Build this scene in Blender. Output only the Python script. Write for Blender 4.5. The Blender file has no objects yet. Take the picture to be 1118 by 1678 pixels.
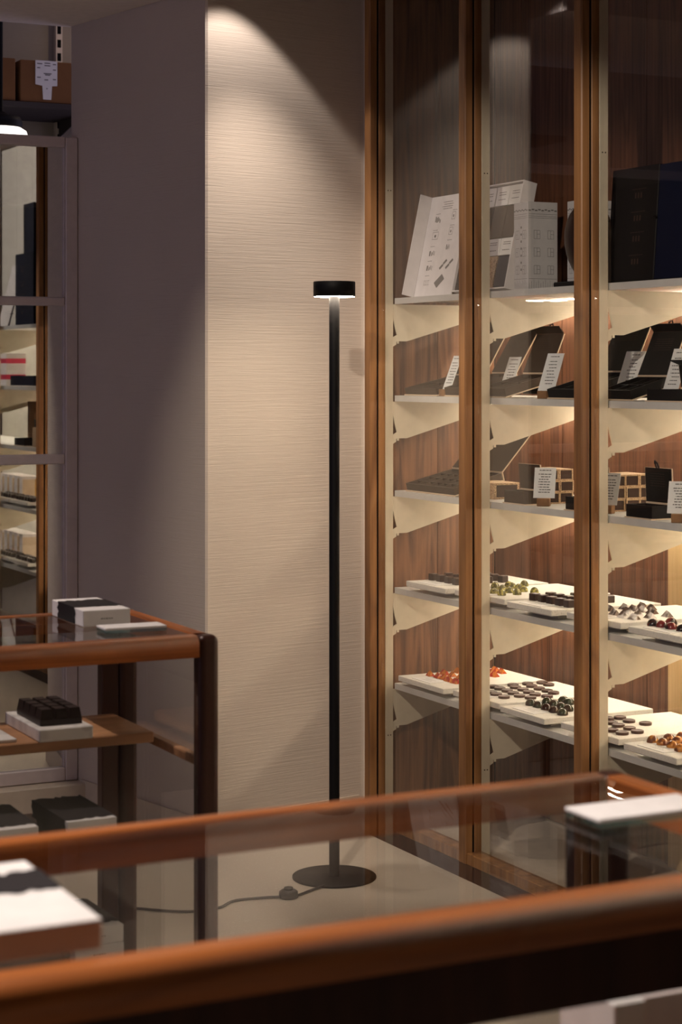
import bpy, math, random
from mathutils import Matrix, Vector
random.seed(7)
C = bpy.context.scene.collection
S = bpy.context.scene
R = math.radians

# ------------------------------------------------------------------ camera
CAM_H = 1.405
cam = bpy.data.cameras.new('camera')
cam.sensor_fit = 'HORIZONTAL'
cam.sensor_width = 24.0
cam.lens = 3170 / 1118 * 24.0
cam.shift_y = -232 / 1118
cam.clip_start = 0.05
cam.dof.use_dof = True
cam.dof.focus_distance = 5.45
cam.dof.aperture_fstop = 6.9
camo = bpy.data.objects.new('camera', cam)
C.objects.link(camo)
camo.location = (0, 0, CAM_H)
camo.rotation_euler = (R(90), 0, R(-26.5))
S.camera = camo

# ------------------------------------------------------------------ world, exposure
w = bpy.data.worlds.new('world')
S.world = w
w.use_nodes = True
w.node_tree.nodes['Background'].inputs[0].default_value = (0.62, 0.56, 0.84, 1)
w.node_tree.nodes['Background'].inputs[1].default_value = 1.0
S.view_settings.view_transform = 'Standard'
S.view_settings.look = 'None'
S.view_settings.exposure = 0.0
S.view_settings.gamma = 1.0
S.view_settings.use_curve_mapping = False
S.cycles.transparent_max_bounces = 40
S.cycles.max_bounces = 10
S.cycles.use_denoising = True

WARM = (1.0, 0.84, 0.68)
def spot(name, loc, aim, watts, deg, blend=0.25, col=WARM, size=0.02):
    l = bpy.data.lights.new(name, 'SPOT')
    l.energy = watts; l.spot_size = R(deg); l.spot_blend = blend; l.color = col; l.shadow_soft_size = size
    o = bpy.data.objects.new(name, l); C.objects.link(o)
    o.location = loc
    o.rotation_euler = (Vector(aim) - Vector(loc)).to_track_quat('-Z', 'Y').to_euler()
    return o
# ceiling spots of the shop (above and behind the viewer, and over the corner), plus one added wall fill
spot('wall_spot', (2.255, 5.055, 2.63), (2.275, 5.085, 0.0), 10, 92, 0.14, (1.0, 0.88, 0.80))
spot('wall_spot', (2.27, 4.86, 2.63), (2.40, 5.25, 1.25), 50, 62, 1.0, (1.0, 0.86, 0.74))  # added fill, brightens the wall below the first spot's scallop
spot('room_spot', (0.4, 2.2, 2.66), (2.75, 4.5, 1.10), 185, 36, 0.4, (1.0, 0.86, 0.72))
spot('counter_spot', (0.55, 2.10, 2.66), (0.66, 1.60, 0.9), 205, 62, 0.7, (1.0, 0.88, 0.78))
spot('table_spot', (0.75, 3.95, 2.5), (0.9, 3.5, 0.9), 85, 70, 0.6, (1.0, 0.86, 0.76))
spot('mirror_bay_spot', (1.2, 1.95, 2.66), (3.1, 1.9, 1.7), 110, 75, 0.3, (1.0, 0.90, 0.80))
spot('store_spot', (2.62, 6.75, 2.80), (2.45, 6.95, 2.4), 1.6, 130, 0.6, (1.0, 0.75, 0.45))

# ------------------------------------------------------------------ mesh helpers
class MB:
    def __init__(self): self.v = []; self.f = []; self.sm = []
    def add(self, vs, fs, M=None, smooth=False):
        n = len(self.v)
        for p in vs: self.v.append(tuple(M @ Vector(p)) if M is not None else tuple(p))
        for f in fs: self.f.append([i + n for i in f]); self.sm.append(smooth)
        return self
    def box(self, x0, x1, y0, y1, z0, z1, M=None, bev=0.0):
        if bev <= 0:
            vs = [(x0,y0,z0),(x1,y0,z0),(x1,y1,z0),(x0,y1,z0),(x0,y0,z1),(x1,y0,z1),(x1,y1,z1),(x0,y1,z1)]
            return self.add(vs, [(0,3,2,1),(4,5,6,7),(0,1,5,4),(1,2,6,5),(2,3,7,6),(3,0,4,7)], M)
        b = bev                                     # chamfered box: inset faces joined by edge and corner faces
        vs = []; idx = {}
        for ax in range(3):
            for sgn in (0, 1):
                for a in (0, 1):
                    for c in (0, 1):
                        lim = ((x0, x1), (y0, y1), (z0, z1)); p = [0, 0, 0]
                        o1, o2 = [k for k in range(3) if k != ax]
                        p[ax] = lim[ax][sgn]; p[o1] = lim[o1][a] + (b if a == 0 else -b); p[o2] = lim[o2][c] + (b if c == 0 else -b)
                        key = [0, 0, 0]; key[ax] = sgn; key[o1] = a; key[o2] = c
                        idx[(ax, tuple(key))] = len(vs); vs.append(tuple(p))
        fs = []
        def orient(f):
            ctr = Vector(((x0+x1)/2, (y0+y1)/2, (z0+z1)/2)); q = [Vector(vs[i]) for i in f]
            nrm = (q[1]-q[0]).cross(q[2]-q[0]); m = sum(q, Vector()) / len(q)
            fs.append(f if nrm.dot(m - ctr) > 0 else f[::-1])
        for ax in range(3):
            o1, o2 = [k for k in range(3) if k != ax]
            for sgn in (0, 1):
                f = []
                for a, c in ((0,0),(1,0),(1,1),(0,1)):
                    k = [0,0,0]; k[ax] = sgn; k[o1] = a; k[o2] = c; f.append(idx[(ax, tuple(k))])
                orient(f)
            for a in (0, 1):                        # edges running along ax
                for c in (0, 1):
                    k0 = [0,0,0]; k0[o1] = a; k0[o2] = c; k1 = list(k0); k1[ax] = 1
                    orient([idx[(o1, tuple(k0))], idx[(o1, tuple(k1))], idx[(o2, tuple(k1))], idx[(o2, tuple(k0))]])
        for a in (0,1):
            for c in (0,1):
                for d in (0,1): orient([idx[(k, (a,c,d))] for k in range(3)])
        return self.add(vs, fs, M)
    def prism(self, poly, lo, hi, M=None, axis='z'):
        def P(a, b, t): return {'z': (a, b, t), 'y': (a, t, b), 'x': (t, a, b)}[axis]
        n = len(poly)
        vs = [P(a, b, lo) for a, b in poly] + [P(a, b, hi) for a, b in poly]
        fs = [list(range(n))[::-1], list(range(n, 2*n))] + [(i, (i+1) % n, n+(i+1) % n, n+i) for i in range(n)]
        if axis == 'y': fs = [list(f)[::-1] for f in fs]
        return self.add(vs, fs, M)
    def lathe(self, prof, n=32, M=None, smooth=True):
        vs = []; fs = []
        m = len(prof)
        for i in range(n):
            a = 2*math.pi*i/n
            for r_, z_ in prof: vs.append((r_*math.cos(a), r_*math.sin(a), z_))
        for i in range(n):
            j = (i+1) % n
            for k in range(m-1): fs.append((i*m+k, j*m+k, j*m+k+1, i*m+k+1))
        return self.add(vs, fs, M, smooth)
    def tube(self, pts, rad, n=8, M=None):
        pts = [Vector(p) for p in pts]; vs = []; fs = []
        for i, p in enumerate(pts):
            t = (pts[min(i+1, len(pts)-1)] - pts[max(i-1, 0)]).normalized()
            a = t.cross(Vector((0, 0, 1)))
            if a.length < 1e-3: a = t.cross(Vector((1, 0, 0)))
            a.normalize(); b = t.cross(a)
            for k in range(n):
                q = 2*math.pi*k/n
                vs.append(tuple(p + a*math.cos(q)*rad + b*math.sin(q)*rad))
        for i in range(len(pts)-1):
            for k in range(n): fs.append((i*n+k, i*n+(k+1) % n, (i+1)*n+(k+1) % n, (i+1)*n+k))
        fs.append(list(range(n))); fs.append([(len(pts)-1)*n+k for k in range(n)][::-1])
        return self.add(vs, fs, M, True)
    def quad(self, o, u, v, M=None):
        o, u, v = Vector(o), Vector(u), Vector(v)
        return self.add([o, o+u, o+u+v, o+v], [(0,1,2,3)], M)
    def build(self, name, mat, parent=None, loc=None, rotz=None):
        me = bpy.data.meshes.new(name)
        me.from_pydata([tuple(p) for p in self.v], [], self.f)
        me.polygons.foreach_set('use_smooth', self.sm)
        me.materials.append(mat); me.update()
        o = bpy.data.objects.new(name, me); C.objects.link(o)
        if parent is not None: o.parent = parent
        if loc is not None: o.location = loc
        if rotz is not None: o.rotation_euler = (0, 0, rotz)
        return o

def tag(o, label, cat, group=None):
    o['label'] = label; o['category'] = cat
    if group: o['group'] = group
    return o
def thing(name, label, cat, loc=(0,0,0), rotz=0, group=None):
    o = bpy.data.objects.new(name, None); C.objects.link(o)
    o.empty_display_size = 0.05
    o.location = loc; o.rotation_euler = (0, 0, rotz)
    return tag(o, label, cat, group)
def struct(name, mb, mat, parent=None):
    o = mb.build(name, mat, parent)
    if parent is None: o['kind'] = 'structure'
    return o
def bevel(o, wd, seg=3, ang=40):
    m = o.modifiers.new('bevel', 'BEVEL'); m.width = wd; m.segments = seg; m.limit_method = 'ANGLE'; m.angle_limit = R(ang)
    for p in o.data.polygons: p.use_smooth = True
    try:
        m.harden_normals = True
    except Exception: pass
    return o
def copy_tree(o, parent=None):
    c = o.copy(); C.objects.link(c)
    if parent is not None: c.parent = parent
    for ch in [x for x in bpy.data.objects if x.parent == o]: copy_tree(ch, c)
    return c

# ------------------------------------------------------------------ materials
def mat(name):
    m = bpy.data.materials.new(name); m.use_nodes = True
    nt = m.node_tree; b = nt.nodes['Principled BSDF']
    return m, nt, b
def N(nt, t, **k):
    n = nt.nodes.new(t)
    for a, v in k.items(): setattr(n, a, v)
    return n
def plain(name, col, rough=0.5, spec=0.5, metal=0.0, emit=None, es=0):
    m, nt, b = mat(name)
    b.inputs['Base Color'].default_value = (*col, 1); b.inputs['Roughness'].default_value = rough
    b.inputs['Specular IOR Level'].default_value = spec; b.inputs['Metallic'].default_value = metal
    nz = N(nt, 'ShaderNodeTexNoise'); nz.inputs['Scale'].default_value = 35
    tc = N(nt, 'ShaderNodeTexCoord'); nt.links.new(tc.outputs['Object'], nz.inputs['Vector'])
    mx = N(nt, 'ShaderNodeMixRGB', blend_type='MULTIPLY'); mx.inputs[0].default_value = 0.18
    mx.inputs[1].default_value = (*col, 1); nt.links.new(nz.outputs['Fac'], mx.inputs[2]); nt.links.new(mx.outputs[0], b.inputs['Base Color'])
    if emit:
        b.inputs['Emission Color'].default_value = (*emit, 1); b.inputs['Emission Strength'].default_value = es
    return m
def plaster(name, col, strength=0.26):
    m, nt, b = mat(name); b.inputs['Roughness'].default_value = 0.85; b.inputs['Specular IOR Level'].default_value = 0.2
    tc = N(nt, 'ShaderNodeTexCoord')
    mp = N(nt, 'ShaderNodeMapping'); mp.inputs['Scale'].default_value = (5, 5, 250); mp.inputs['Rotation'].default_value = (0.0, 0.012, 0)
    nt.links.new(tc.outputs['Object'], mp.inputs['Vector'])
    n1 = N(nt, 'ShaderNodeTexNoise'); n1.inputs['Scale'].default_value = 1.0; n1.inputs['Detail'].default_value = 3; n1.inputs['Distortion'].default_value = 0.4
    nt.links.new(mp.outputs[0], n1.inputs['Vector'])
    mp2 = N(nt, 'ShaderNodeMapping'); mp2.inputs['Scale'].default_value = (16, 16, 420); nt.links.new(tc.outputs['Object'], mp2.inputs['Vector'])
    n2 = N(nt, 'ShaderNodeTexNoise'); n2.inputs['Scale'].default_value = 1.0; n2.inputs['Detail'].default_value = 2
    nt.links.new(mp2.outputs[0], n2.inputs['Vector'])
    ad = N(nt, 'ShaderNodeMath', operation='ADD'); nt.links.new(n1.outputs['Fac'], ad.inputs[0])
    ml = N(nt, 'ShaderNodeMath', operation='MULTIPLY'); ml.inputs[1].default_value = 0.5; nt.links.new(n2.outputs['Fac'], ml.inputs[0]); nt.links.new(ml.outputs[0], ad.inputs[1])
    bp = N(nt, 'ShaderNodeBump'); bp.inputs['Strength'].default_value = strength; bp.inputs['Distance'].default_value = 0.004
    nt.links.new(ad.outputs[0], bp.inputs['Height']); nt.links.new(bp.outputs[0], b.inputs['Normal'])
    n3 = N(nt, 'ShaderNodeTexNoise'); n3.inputs['Scale'].default_value = 1.7; n3.inputs['Detail'].default_value = 4; nt.links.new(tc.outputs['Object'], n3.inputs['Vector'])
    cr = N(nt, 'ShaderNodeValToRGB'); cr.color_ramp.elements[0].position = 0.3; cr.color_ramp.elements[1].position = 0.7
    cr.color_ramp.elements[0].color = (*[c*0.90 for c in col], 1); cr.color_ramp.elements[1].color = (*col, 1)
    nt.links.new(n3.outputs['Fac'], cr.inputs[0]); nt.links.new(cr.outputs[0], b.inputs['Base Color'])
    return m
def wood(name, dark, light, axis='z', fine=70, rough=0.42, figure=0.5, spec=0.4):
    m, nt, b = mat(name); b.inputs['Roughness'].default_value = rough; b.inputs['Specular IOR Level'].default_value = spec
    tc = N(nt, 'ShaderNodeTexCoord'); oi = N(nt, 'ShaderNodeObjectInfo')
    vm = N(nt, 'ShaderNodeVectorMath', operation='ADD'); cx = N(nt, 'ShaderNodeCombineXYZ')
    k = N(nt, 'ShaderNodeMath', operation='MULTIPLY'); k.inputs[1].default_value = 7.0; nt.links.new(oi.outputs['Random'], k.inputs[0])
    for i in range(3): nt.links.new(k.outputs[0], cx.inputs[i])
    nt.links.new(tc.outputs['Object'], vm.inputs[0]); nt.links.new(cx.outputs[0], vm.inputs[1])
    sc = {'z': (fine, fine, 1.6), 'x': (1.6, fine, fine), 'y': (fine, 1.6, fine)}[axis]
    mp = N(nt, 'ShaderNodeMapping'); mp.inputs['Scale'].default_value = sc; nt.links.new(vm.outputs[0], mp.inputs['Vector'])
    n1 = N(nt, 'ShaderNodeTexNoise'); n1.inputs['Scale'].default_value = 1.0; n1.inputs['Detail'].default_value = 4; n1.inputs['Roughness'].default_value = 0.65
    nt.links.new(mp.outputs[0], n1.inputs['Vector'])
    sc2 = tuple(v*0.13 if v > 10 else v*0.8 for v in sc)
    mp2 = N(nt, 'ShaderNodeMapping'); mp2.inputs['Scale'].default_value = sc2; nt.links.new(vm.outputs[0], mp2.inputs['Vector'])
    n2 = N(nt, 'ShaderNodeTexNoise'); n2.inputs['Scale'].default_value = 1.0; n2.inputs['Detail'].default_value = 2; n2.inputs['Distortion'].default_value = 0.6
    nt.links.new(mp2.outputs[0], n2.inputs['Vector'])
    rg = N(nt, 'ShaderNodeMath', operation='MULTIPLY'); rg.inputs[1].default_value = 9.0; nt.links.new(n2.outputs['Fac'], rg.inputs[0])
    fr = N(nt, 'ShaderNodeMath', operation='PINGPONG'); fr.inputs[1].default_value = 1.0; nt.links.new(rg.outputs[0], fr.inputs[0])
    mx = N(nt, 'ShaderNodeMixRGB'); mx.inputs[0].default_value = figure
    nt.links.new(n1.outputs['Fac'], mx.inputs[1]); nt.links.new(fr.outputs[0], mx.inputs[2])
    cr = N(nt, 'ShaderNodeValToRGB'); e = cr.color_ramp.elements
    e[0].position = 0.22; e[1].position = 0.80; e[0].color = (*dark, 1); e[1].color = (*light, 1)
    nt.links.new(mx.outputs[0], cr.inputs[0]); nt.links.new(cr.outputs[0], b.inputs['Base Color'])
    bp = N(nt, 'ShaderNodeBump'); bp.inputs['Strength'].default_value = 0.12; bp.inputs['Distance'].default_value = 0.001
    nt.links.new(n1.outputs['Fac'], bp.inputs['Height']); nt.links.new(bp.outputs[0], b.inputs['Normal'])
    return m
def speckle(name, col, spk, scale=180, thr=0.17, rough=0.6):
    m, nt, b = mat(name); b.inputs['Roughness'].default_value = rough; b.inputs['Specular IOR Level'].default_value = 0.3
    tc = N(nt, 'ShaderNodeTexCoord')
    vo = N(nt, 'ShaderNodeTexVoronoi'); vo.inputs['Scale'].default_value = scale; nt.links.new(tc.outputs['Object'], vo.inputs['Vector'])
    nz = N(nt, 'ShaderNodeTexNoise'); nz.inputs['Scale'].default_value = scale*0.35; nt.links.new(tc.outputs['Object'], nz.inputs['Vector'])
    ml = N(nt, 'ShaderNodeMath', operation='MULTIPLY'); nt.links.new(vo.outputs['Distance'], ml.inputs[0]); nt.links.new(nz.outputs['Fac'], ml.inputs[1])
    cr = N(nt, 'ShaderNodeValToRGB'); cr.color_ramp.elements[0].position = thr*0.6; cr.color_ramp.elements[1].position = thr
    cr.color_ramp.elements[0].color = (*spk, 1); cr.color_ramp.elements[1].color = (*col, 1)
    nt.links.new(ml.outputs[0], cr.inputs[0]); nt.links.new(cr.outputs[0], b.inputs['Base Color'])
    return m
def cork(name):
    m, nt, b = mat(name); b.inputs['Roughness'].default_value = 0.9
    tc = N(nt, 'ShaderNodeTexCoord'); nz = N(nt, 'ShaderNodeTexNoise'); nz.inputs['Scale'].default_value = 420; nz.inputs['Detail'].default_value = 3
    nt.links.new(tc.outputs['Object'], nz.inputs['Vector'])
    cr = N(nt, 'ShaderNodeValToRGB'); e = cr.color_ramp.elements; e[0].position = 0.36; e[1].position = 0.55
    e[0].color = (0.16, 0.075, 0.03, 1); e[1].color = (0.62, 0.44, 0.27, 1)
    nt.links.new(nz.outputs['Fac'], cr.inputs[0]); nt.links.new(cr.outputs[0], b.inputs['Base Color'])
    return m
def glass(name, tint=(0.985, 0.985, 0.98), base=0.04, rough=0.0, top=1.0, power=5.0):
    m = bpy.data.materials.new(name); m.use_nodes = True; nt = m.node_tree
    nt.nodes.clear()
    out = N(nt, 'ShaderNodeOutputMaterial'); mix = N(nt, 'ShaderNodeMixShader')
    tr = N(nt, 'ShaderNodeBsdfTransparent'); tr.inputs[0].default_value = (*tint, 1)
    gl = N(nt, 'ShaderNodeBsdfGlossy'); gl.inputs['Roughness'].default_value = rough; gl.inputs[0].default_value = (1, 1, 1, 1)
    ge = N(nt, 'ShaderNodeNewGeometry'); dt = N(nt, 'ShaderNodeVectorMath', operation='DOT_PRODUCT')
    nt.links.new(ge.outputs['Incoming'], dt.inputs[0]); nt.links.new(ge.outputs['Normal'], dt.inputs[1])
    ab = N(nt, 'ShaderNodeMath', operation='ABSOLUTE'); nt.links.new(dt.outputs['Value'], ab.inputs[0])
    sb = N(nt, 'ShaderNodeMath', operation='SUBTRACT'); sb.inputs[0].default_value = 1.0; nt.links.new(ab.outputs[0], sb.inputs[1])
    pw = N(nt, 'ShaderNodeMath', operation='POWER'); pw.inputs[1].default_value = power; nt.links.new(sb.outputs[0], pw.inputs[0])
    ma = N(nt, 'ShaderNodeMath', operation='MULTIPLY_ADD'); ma.inputs[1].default_value = top-base; ma.inputs[2].default_value = base
    nt.links.new(pw.outputs[0], ma.inputs[0]); nt.links.new(ma.outputs[0], mix.inputs[0])
    nt.links.new(tr.outputs[0], mix.inputs[1]); nt.links.new(gl.outputs[0], mix.inputs[2]); nt.links.new(mix.outputs[0], out.inputs[0])
    return m

M = {}
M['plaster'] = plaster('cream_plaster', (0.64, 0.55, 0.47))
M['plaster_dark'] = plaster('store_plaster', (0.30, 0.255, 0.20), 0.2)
M['paint'] = plain('soffit_paint', (0.82, 0.74, 0.70), 0.9, 0.1)
M['ceiling_paint'] = plain('ceiling_paint', (0.30, 0.27, 0.26), 0.9, 0.1)
M['skirting'] = plain('skirting_paint', (0.66, 0.56, 0.45), 0.5, 0.3)
M['darkwall'] = plain('dark_wall_paint', (0.06, 0.05, 0.05), 0.9, 0.1)
M['floor'] = speckle('polished_concrete', (0.56, 0.485, 0.39), (0.70, 0.64, 0.54), 150, 0.10, 0.55)
M['mirror_frame'] = plain('frame_paint', (0.74, 0.64, 0.63), 0.45, 0.4)
M['mirror'] = plain('mirror_silver', (0.90, 0.90, 0.89), 0.0, 0.5, 1.0)
M['walnut'] = wood('walnut_veneer', (0.042, 0.015, 0.009), (0.235, 0.098, 0.050), 'z', 140, 0.5, 0.22)
M['walnut_figured'] = wood('figured_walnut_veneer', (0.045, 0.017, 0.010), (0.30, 0.135, 0.065), 'z', 110, 0.5, 0.30)
M['pale_back'] = plaster('pale_back_plaster', (0.70, 0.66, 0.60), 0.1)
M['post'] = wood('post_wood', (0.13, 0.052, 0.018), (0.40, 0.19, 0.065), 'z', 60, 0.45, 0.25)
M['rail_x'] = wood('rail_wood_x', (0.120, 0.028, 0.007), (0.43, 0.135, 0.032), 'x', 60, 0.42, 0.25, 0.22)
M['rail_y'] = wood('rail_wood_y', (0.120, 0.028, 0.007), (0.43, 0.135, 0.032), 'y', 60, 0.42, 0.25, 0.22)
M['leg'] = wood('leg_wood', (0.024, 0.006, 0.004), (0.060, 0.018, 0.010), 'z', 60, 0.4, 0.25, 0.35)
M['shelf_wood'] = wood('shelf_wood', (0.20, 0.085, 0.035), (0.46, 0.23, 0.11), 'x', 40, 0.45, 0.35)
M['oak'] = wood('pale_oak', (0.52, 0.33, 0.15), (0.78, 0.56, 0.30), 'z', 60, 0.5, 0.2)
M['cream_metal'] = plain('cream_metal', (0.70, 0.62, 0.47), 0.45, 0.4)
M['shelf_white'] = plain('shelf_laminate', (0.62, 0.61, 0.58), 0.35, 0.4)
M['black_metal'] = plain('black_metal', (0.004, 0.0035, 0.004), 0.55, 0.18)
M['cord'] = plain('cord_rubber', (0.02, 0.016, 0.015), 0.6)
M['lamp_light'] = plain('lamp_diffuser', (0.9, 0.85, 0.8), 0.5, 0.2, 0, (1.0, 0.84, 0.64), 90)
M['led'] = plain('led_diffuser', (0.9, 0.85, 0.8), 0.5, 0.2, 0, (1.0, 0.87, 0.67), 88)
M['pend_light'] = plain('pendant_diffuser', (0.9, 0.85, 0.8), 0.5, 0.2, 0, (1.0, 0.9, 0.8), 3)
M['hole'] = plain('shadow_hole', (0.006, 0.005, 0.005), 0.9, 0.1)
M['glass'] = glass('clear_glass')
M['coated_glass'] = glass('coated_glass', (0.985, 0.985, 0.98), 0.015, 0.0, 0.44, 7.0)
M['far_glass'] = glass('far_glass', (0.985, 0.985, 0.98), 0.03, 0.0, 0.75, 5.0)
M['tile_glass'] = glass('tile_glass', (0.72, 0.88, 0.92), 0.06)
M['stone'] = speckle('speckled_stone', (0.68, 0.65, 0.59), (0.26, 0.22, 0.17), 260, 0.10, 0.65)
M['marble'] = speckle('white_marble', (0.74, 0.70, 0.67), (0.60, 0.56, 0.54), 30, 0.3, 0.35)
M['paper'] = plain('white_paper', (0.78, 0.76, 0.74), 0.7, 0.2)
M['card'] = plain('card_paper', (0.74, 0.75, 0.74), 0.6, 0.2)
M['white_box'] = plain('white_box_board', (0.78, 0.74, 0.73), 0.55, 0.3)
M['print_white'] = plain('grey_print_board', (0.62, 0.60, 0.59), 0.6, 0.2)
M['ink'] = plain('grey_ink', (0.07, 0.065, 0.06), 0.8, 0.1)
M['ink_pale'] = plain('pale_ink', (0.20, 0.19, 0.18), 0.8, 0.1)
M['sleeve'] = plain('black_sleeve', (0.014, 0.010, 0.012), 0.7, 0.2)
M['brown_box'] = plain('brown_card', (0.060, 0.040, 0.027), 0.6, 0.3)
M['black_box'] = plain('black_card', (0.009, 0.007, 0.007), 0.6, 0.2)
M['navy'] = plain('navy_card', (0.005, 0.007, 0.022), 0.6, 0.15)
M['dark_core'] = plain('dark_core_card', (0.050, 0.026, 0.018), 0.6, 0.3)
M['trim_cream'] = plain('cream_edge', (0.70, 0.55, 0.40), 0.7, 0.2)
M['cork'] = cork('cork_paper')
M['block'] = wood('small_block_wood', (0.13, 0.062, 0.024), (0.30, 0.155, 0.065), 'x', 70, 0.5, 0.3)
M['cardboard'] = plain('brown_cardboard', (0.20, 0.095, 0.04), 0.8, 0.1)
M['choc'] = plain('dark_chocolate', (0.030, 0.013, 0.009), 0.32, 0.5)
M['choc_milk'] = plain('milk_chocolate', (0.065, 0.026, 0.016), 0.40, 0.5)
M['choc_tablet'] = plain('tablet_chocolate', (0.022, 0.011, 0.009), 0.45, 0.4)
M['silver_fleck'] = plain('silver_chocolate', (0.70, 0.66, 0.64), 0.35, 0.5, 0.3)
M['mark'] = plain('white_mark', (0.8, 0.78, 0.75), 0.6)
M['red'] = plain('crimson_card', (0.55, 0.02, 0.07), 0.6)
def paint_choc(name, c0, c1, scale=90, rough=0.18):
    m, nt, b = mat(name); b.inputs['Roughness'].default_value = rough
    tc = N(nt, 'ShaderNodeTexCoord'); oi = N(nt, 'ShaderNodeObjectInfo'); vm = N(nt, 'ShaderNodeVectorMath', operation='ADD')
    nt.links.new(tc.outputs['Object'], vm.inputs[0]); nt.links.new(oi.outputs['Random'], vm.inputs[1])
    nz = N(nt, 'ShaderNodeTexNoise'); nz.inputs['Scale'].default_value = scale; nt.links.new(vm.outputs[0], nz.inputs['Vector'])
    cr = N(nt, 'ShaderNodeValToRGB'); e = cr.color_ramp.elements; e[0].position = 0.46; e[1].position = 0.56
    e[0].color = (*c0, 1); e[1].color = (*c1, 1); nt.links.new(nz.outputs['Fac'], cr.inputs[0]); nt.links.new(cr.outputs[0], b.inputs['Base Color'])
    return m
M['choc_green'] = paint_choc('green_gold_chocolate', (0.07, 0.065, 0.012), (0.34, 0.30, 0.07))
M['choc_red'] = paint_choc('red_orange_chocolate', (0.42, 0.03, 0.015), (0.62, 0.20, 0.03), 60)
M['choc_orange'] = paint_choc('orange_chocolate', (0.13, 0.035, 0.012), (0.52, 0.20, 0.03), 45)
M['choc_garnet'] = paint_choc('garnet_chocolate', (0.018, 0.010, 0.008), (0.16, 0.018, 0.016), 40)
M['choc_forest'] = paint_choc('dark_green_chocolate', (0.040, 0.017, 0.010), (0.030, 0.036, 0.018), 40)
M['choc_silver'] = paint_choc('silver_choc', (0.10, 0.06, 0.045), (0.78, 0.74, 0.72), 28, 0.3)

# ------------------------------------------------------------------ room shell
struct('floor', MB().box(-2.7, 3.6, -3.2, 7.6, -0.05, 0), M['floor'])
# the plastered pillar: lit face, curved return to the cabinet and shaded left face
PC = Vector((2.166, 5.226)); ca, sa = math.cos(R(11)), math.sin(R(11))
def on_lit(t): return (PC.x + ca*t, PC.y + sa*t)
def on_side(t): return (PC.x - sa*t, PC.y + ca*t)
rc = 0.006
poly = [on_side(rc), on_lit(rc)]
pe = on_lit(0.575); pq = (2.692, 5.2245)
pm = on_lit(0.615)
for i in range(9):
    t = i/8
    poly.append(((1-t)**2*pe[0] + 2*t*(1-t)*pm[0] + t*t*pq[0], (1-t)**2*pe[1] + 2*t*(1-t)*pm[1] + t*t*pq[1]))
poly += [(3.4, 5.225), (3.4, 6.0), on_side(0.79)]
pil = MB().prism(poly, 0, 2.75)
struct('wall_back', pil, M['plaster'])
bb = MB()
a, b_ = on_lit(0.0), on_lit(0.565); nx, ny = sa*0.007, -ca*0.007
bb.prism([(a[0]+nx*1.0, a[1]+ny), (b_[0]+nx, b_[1]+ny), (b_[0]-nx*0.1, b_[1]-ny*0.1), (a[0]-nx*0.1, a[1]-ny*0.1)], 0, 0.0925)
struct('baseboard_back', bb, M['skirting'])
bb = MB(); a, b_ = on_side(0.0), on_side(0.72); nx, ny = -ca*0.007, -sa*0.007
bb.prism([(a[0]+nx, a[1]+ny), (a[0]-nx*0.1, a[1]-ny*0.1), (b_[0]-nx*0.1, b_[1]-ny*0.1), (b_[0]+nx, b_[1]+ny)], 0, 0.0925)
struct('baseboard_left', bb, M['skirting'])
struct('wall_right', MB().box(3.30, 3.40, -3.2, 5.22, 0, 2.75), M['darkwall'])
wl = MB().box(-2.7, -2.6, 5.0, 7.6, 0, 3.1).box(-2.7, -2.6, -3.2, 2.3, 0, 3.1).box(-2.7, -2.6, 2.3, 5.0, 2.62, 3.1).box(-2.7, -2.6, 2.3, 5.0, 0, 0.5)  # opening added out of view so cool sky fills the pillar's left face
struct('wall_left', wl, M['darkwall'])
struct('wall_front', MB().box(-2.6, 3.4, -3.2, -3.1, 0, 2.8), M['darkwall'])
struct('ceiling', MB().box(-2.7, 3.4, -3.2, 5.95, 2.72, 2.80), M['ceiling_paint'])
sf = MB().prism([(-2.6, 5.05), (2.15, 5.05), (on_side(0)[0]-0.004, PC.y), (on_side(0.775)[0], on_side(0.775)[1]), (on_side(0.79)[0], 6.017), (-2.6, 6.017)], 2.52, 2.72)
struct('trim_1', sf, M['paint'])
struct('wall_far', MB().box(-2.6, 0.748, 6.03, 6.10, 0, 2.52), M['darkwall'])
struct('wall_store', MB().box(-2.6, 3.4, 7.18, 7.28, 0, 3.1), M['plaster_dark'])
struct('ceiling_store', MB().box(-2.7, 3.4, 6.02, 7.6, 3.05, 3.12), M['paint'])
struct('trim_2', MB().box(0.6, 2.035, 5.90, 6.02, 0, 0.085, None, 0.004), M['skirting'])

# ------------------------------------------------------------------ framed mirror beside the pillar
mir = thing('framed_mirror', 'large mirror in a pale painted frame with two crossbars beside the pillar', 'mirror', (1.5, 6.0, 0.086))
X0, X1, YF, YB = 0.75, 2.022, 5.955, 6.02
def mpart(name, x0, x1, z0, z1, y0=YF, y1=YB, m='mirror_frame', bev=0.003):
    return MB().box(x0-1.5, x1-1.5, y0-6.0, y1-6.0, z0-0.086, z1-0.086, None, bev).build(name, M[m], mir)
mpart('stile', 1.981, X1, 0.087, 2.155); mpart('stile', X0, X0+0.04, 0.087, 2.155)
mpart('rail', X0+0.041, 1.980, 2.122, 2.155); mpart('rail', X0+0.041, 1.980, 0.087, 0.130)
mpart('crossbar', X0+0.041, 1.980, 1.613, 1.640, YF+0.004); mpart('crossbar', X0+0.041, 1.980, 1.105, 1.136, YF+0.004)
for z0, z1 in ((0.131, 1.104), (1.137, 1.612), (1.641, 2.121)):
    mpart('mirror_pane', X0+0.041, 1.980, z0, z1, 5.972, 5.976, 'mirror', 0)
    mpart('bead', 1.9775, 1.980, z0, z1, 5.960, 5.9715, 'mirror_frame', 0.0005)

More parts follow.
